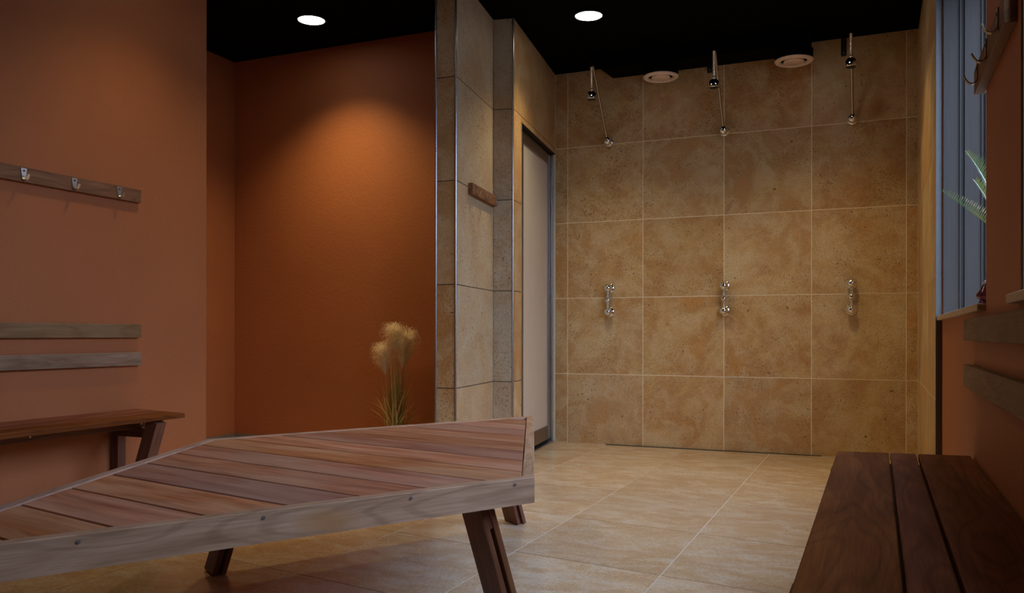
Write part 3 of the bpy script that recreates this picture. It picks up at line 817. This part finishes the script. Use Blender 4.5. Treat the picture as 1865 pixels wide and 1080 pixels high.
# splayed double-board legs
for a in (0.15, L1 - 0.15):
    for s in (0, 1):
        fb, tb = {(0, 0): (0.105, 0.235), (1, 0): (0.085, 0.215), (0, 1): (0.085, 0.215), (1, 1): (0.035, 0.165)}[(0 if a < 1 else 1, s)]
        ft = uv(a, fb if s == 0 else L2 - fb); tp = uv(a, tb if s == 0 else L2 - tb)
        sgn = -1 if a < 1 else 1
        par = None
        for j, o_ in enumerate((-0.016, 0.016)):
            f3 = ft + e2 * o_; t3 = tp + e2 * o_
            b_ = stick(table if j == 0 else par, 'leg' if j == 0 else 'leg_board', (f3.x, f3.y, 0.004), (t3.x, t3.y, ZT - 0.052), 0.100, 0.018, 'leg', bevel=0.002)
            if j == 0: par = b_
        m_ = ft.lerp(tp, 0.78); n_ = ft.lerp(tp, 0.98)
        stick(par, 'spacer', (m_.x, m_.y, 0.004 + 0.78 * (ZT - 0.056)), (n_.x, n_.y, 0.004 + 0.98 * (ZT - 0.056)), 0.09, 0.0138, 'leg')

# ---------------------------------------------------------------- pampas grass in the niche
PX, PY = -2.915, 4.86
pg = thing('pampas_grass', 'tall ornamental grass with three cream plumes in the corner of the niche', 'plant', (PX, PY, 0))
link('pot', lathe([(0, 0), (0.075, 0), (0.085, 0.02), (0.10, 0.15), (0.105, 0.155), (0.098, 0.16), (0.09, 0.135), (0, 0.13)], 'pot', 24), pg, (PX, PY, 0))
def ribbon(bm, pts, w0, side):
    prev = None; n = len(pts)
    for i, p in enumerate(pts):
        w = w0 * (1 - (i / (n - 1)) ** 2) + 0.0002
        a, b = bm.verts.new(p - side * w), bm.verts.new(p + side * w)
        if prev: bm.faces.new((prev[0], prev[1], b, a))
        prev = (a, b)
rg = random.Random(3)
bm = bmesh.new()
for i in range(150):
    an = rg.uniform(0, 2 * PI)
    kind = rg.random()
    if kind < 0.50: h, out, droop = rg.uniform(0.38, 0.66), rg.uniform(0.01, 0.09), 0.0
    elif kind < 0.80: h, out, droop = rg.uniform(0.28, 0.46), rg.uniform(0.08, 0.19), rg.uniform(0.02, 0.08)
    else: h, out, droop = rg.uniform(0.26, 0.42), rg.uniform(0.16, 0.27), rg.uniform(0.04, 0.14)
    d = Vector((math.cos(an), math.sin(an), 0))
    b0 = Vector((rg.gauss(0, 0.022), rg.gauss(0, 0.022), 0.13))
    if PY + b0.y + d.y * out > 5.12: out = min(out, (5.12 - PY - b0.y) / max(d.y, .01))
    if PX + b0.x + d.x * out > -2.47 and out > 0.1: out *= 0.8
    pts = []
    for j in range(8):
        s = j / 7
        pts.append(b0 + d * (out * s ** 1.7) + Vector((0, 0, h * s - droop * s ** 4)))
    side = Vector((-d.y, d.x, 0)) * 0.6 + Vector((rg.uniform(-.4, .4), rg.uniform(-.4, .4), 0)); side.normalize()
    ribbon(bm, pts, rg.uniform(0.0034, 0.0065), side)
tag(link('grass_blades', fin(bm, 'blade'), pg, (PX, PY, 0)), kind='stuff')
def plume(base, top, rad, seed):
    r_ = random.Random(seed); bm = bmesh.new()
    base, top = Vector(base), Vector(top); ax = top - base; L = ax.length; ax.normalize()
    u = ax.cross(Vector((0, 1, 0))).normalized(); v = ax.cross(u)
    for i in range(1000):
        s = r_.random()
        a = r_.uniform(0, 2 * PI); d = u * math.cos(a) + v * math.sin(a)
        p = base + ax * (L * 0.72 * s)
        rr = rad * (0.30 + 0.95 * math.sin(PI * min(1, 0.12 + 0.62 * s))) * r_.uniform(0.5, 1.12)
        up = L * 0.30 * r_.uniform(0.6, 1.2)
        dz = -0.016 * r_.uniform(0.3, 1.6)
        pts = [p, p + d * rr * 0.30 + ax * up * 0.45, p + d * rr * 0.68 + ax * up * 0.85, p + d * rr * 1.0 + ax * up * 1.0 + Vector((0, 0, dz * 0.3)), p + d * rr * 1.2 + ax * up * 0.95 + Vector((0, 0, dz))]
        ribbon(bm, [q - base for q in pts], 0.0011, d.cross(ax).normalized())
    return link('plume', fin(bm, 'plume'), pg, base)
for bs, tp, rad, sd in [((-2.925, 4.86, 0.735), (-2.930, 4.85, 0.940), 0.070, 1), ((-2.995, 4.85, 0.585), (-3.010, 4.84, 0.815), 0.068, 2), ((-2.880, 4.87, 0.625), (-2.835, 4.87, 0.905), 0.074, 5)]:
    pl = plume(bs, tp, rad, sd)
    st = [Vector((PX + (bs[0] - PX) * 0.35, PY, 0.13)).lerp(Vector(bs), j / 5) for j in range(6)]
    link('stem', tube([p - st[0] for p in st], [0.003] * 6, 'blade', 6), pg, st[0])

# ---------------------------------------------------------------- palm and ornament on the sill
ZS = SILL + 0.0215
QX, QY = 0.392, 3.10
palm = thing('potted_palm', 'small cycad palm with stiff feathery fronds on the window sill', 'plant', (QX, QY, ZS))
link('pot', lathe([(0, 0), (0.050, 0), (0.056, 0.01), (0.068, 0.10), (0.070, 0.11), (0.063, 0.11), (0.060, 0.095), (0, 0.09)], 'pot', 24), palm, (QX, QY, ZS))
link('trunk', lathe([(0, 0.08), (0.026, 0.08), (0.030, 0.13), (0.026, 0.19), (0.016, 0.215), (0, 0.22)], 'trunk', 14), palm, (QX, QY, ZS))
crown = Vector((QX, QY, ZS + 0.20))
def frond(mid, tip, seed):
    r_ = random.Random(seed); bm = bmesh.new(); mid, tip = Vector(mid), Vector(tip)
    P = lambda s: crown * (1 - s) ** 2 + mid * 2 * s * (1 - s) + tip * s * s
    pts = [P(j / 14) - crown for j in range(15)]
    ribbon(bm, pts, 0.0025, Vector((1, 0, 0))); ribbon(bm, pts, 0.0025, Vector((0, 0, 1)))
    N = 40
    for j in range(4, N + 1):
        s = j / N
        p = P(s) - crown; d = (P(min(1, s + 0.02)) - P(s - 0.02)).normalized()
        sd = d.cross(Vector((0, 0, 1))).normalized(); up = sd.cross(d)
        ln = 0.042 * math.sin(PI * min(1, 0.25 + 0.70 * s)) + 0.016
        for q in (-1, 1):
            dirv = (sd * q * 0.6 + up * 0.6 + d * 0.8).normalized()
            tipp = p + dirv * ln + Vector((0, 0, r_.uniform(-.004, .004)))
            ribbon(bm, [p, p.lerp(tipp, 0.5) + up * 0.003, tipp], 0.0026, d.cross(dirv).cross(dirv).normalized())
    link('frond', fin(bm, 'palm'), palm, crown)
for mid, tip, sd in [((0.345, 3.30, 1.25), (0.240, 3.74, 1.424), 1), ((0.355, 3.25, 1.38), (0.300, 3.46, 1.515), 2), ((0.36, 3.25, 1.30), (0.322, 3.42, 1.405), 3),
                     ((0.40, 3.18, 1.45), (0.36, 3.24, 1.58), 4), ((0.44, 3.05, 1.40), (0.46, 2.95, 1.52), 5), ((0.42, 3.25, 1.36), (0.45, 3.42, 1.42), 6),
                     ((0.35, 3.00, 1.36), (0.335, 2.90, 1.45), 7), ((0.44, 3.15, 1.32), (0.462, 3.22, 1.36), 8), ((0.40, 2.98, 1.30), (0.40, 2.87, 1.33), 9)]:
    frond(mid, tip, sd)
OX, OY = 0.297, 2.845
orn = thing('ornament', 'dark red onion-shaped ornament with a highlight painted as a pale tip at the end of the sill', 'ornament', (OX, OY, ZS))
link('body', lathe([(0, 0), (0.020, 0), (0.021, 0.004), (0.017, 0.010), (0.022, 0.016), (0.027, 0.022), (0.026, 0.028), (0.018, 0.040), (0.011, 0.052), (0.007, 0.060), (0, 0.060)], 'ornament', 28), orn, (OX, OY, ZS))
link('tip', lathe([(0, 0.058), (0.008, 0.058), (0.010, 0.062), (0.007, 0.068), (0, 0.070)], 'tip', 20), orn, (OX, OY, ZS))  # pale tip shaped in place of a highlight
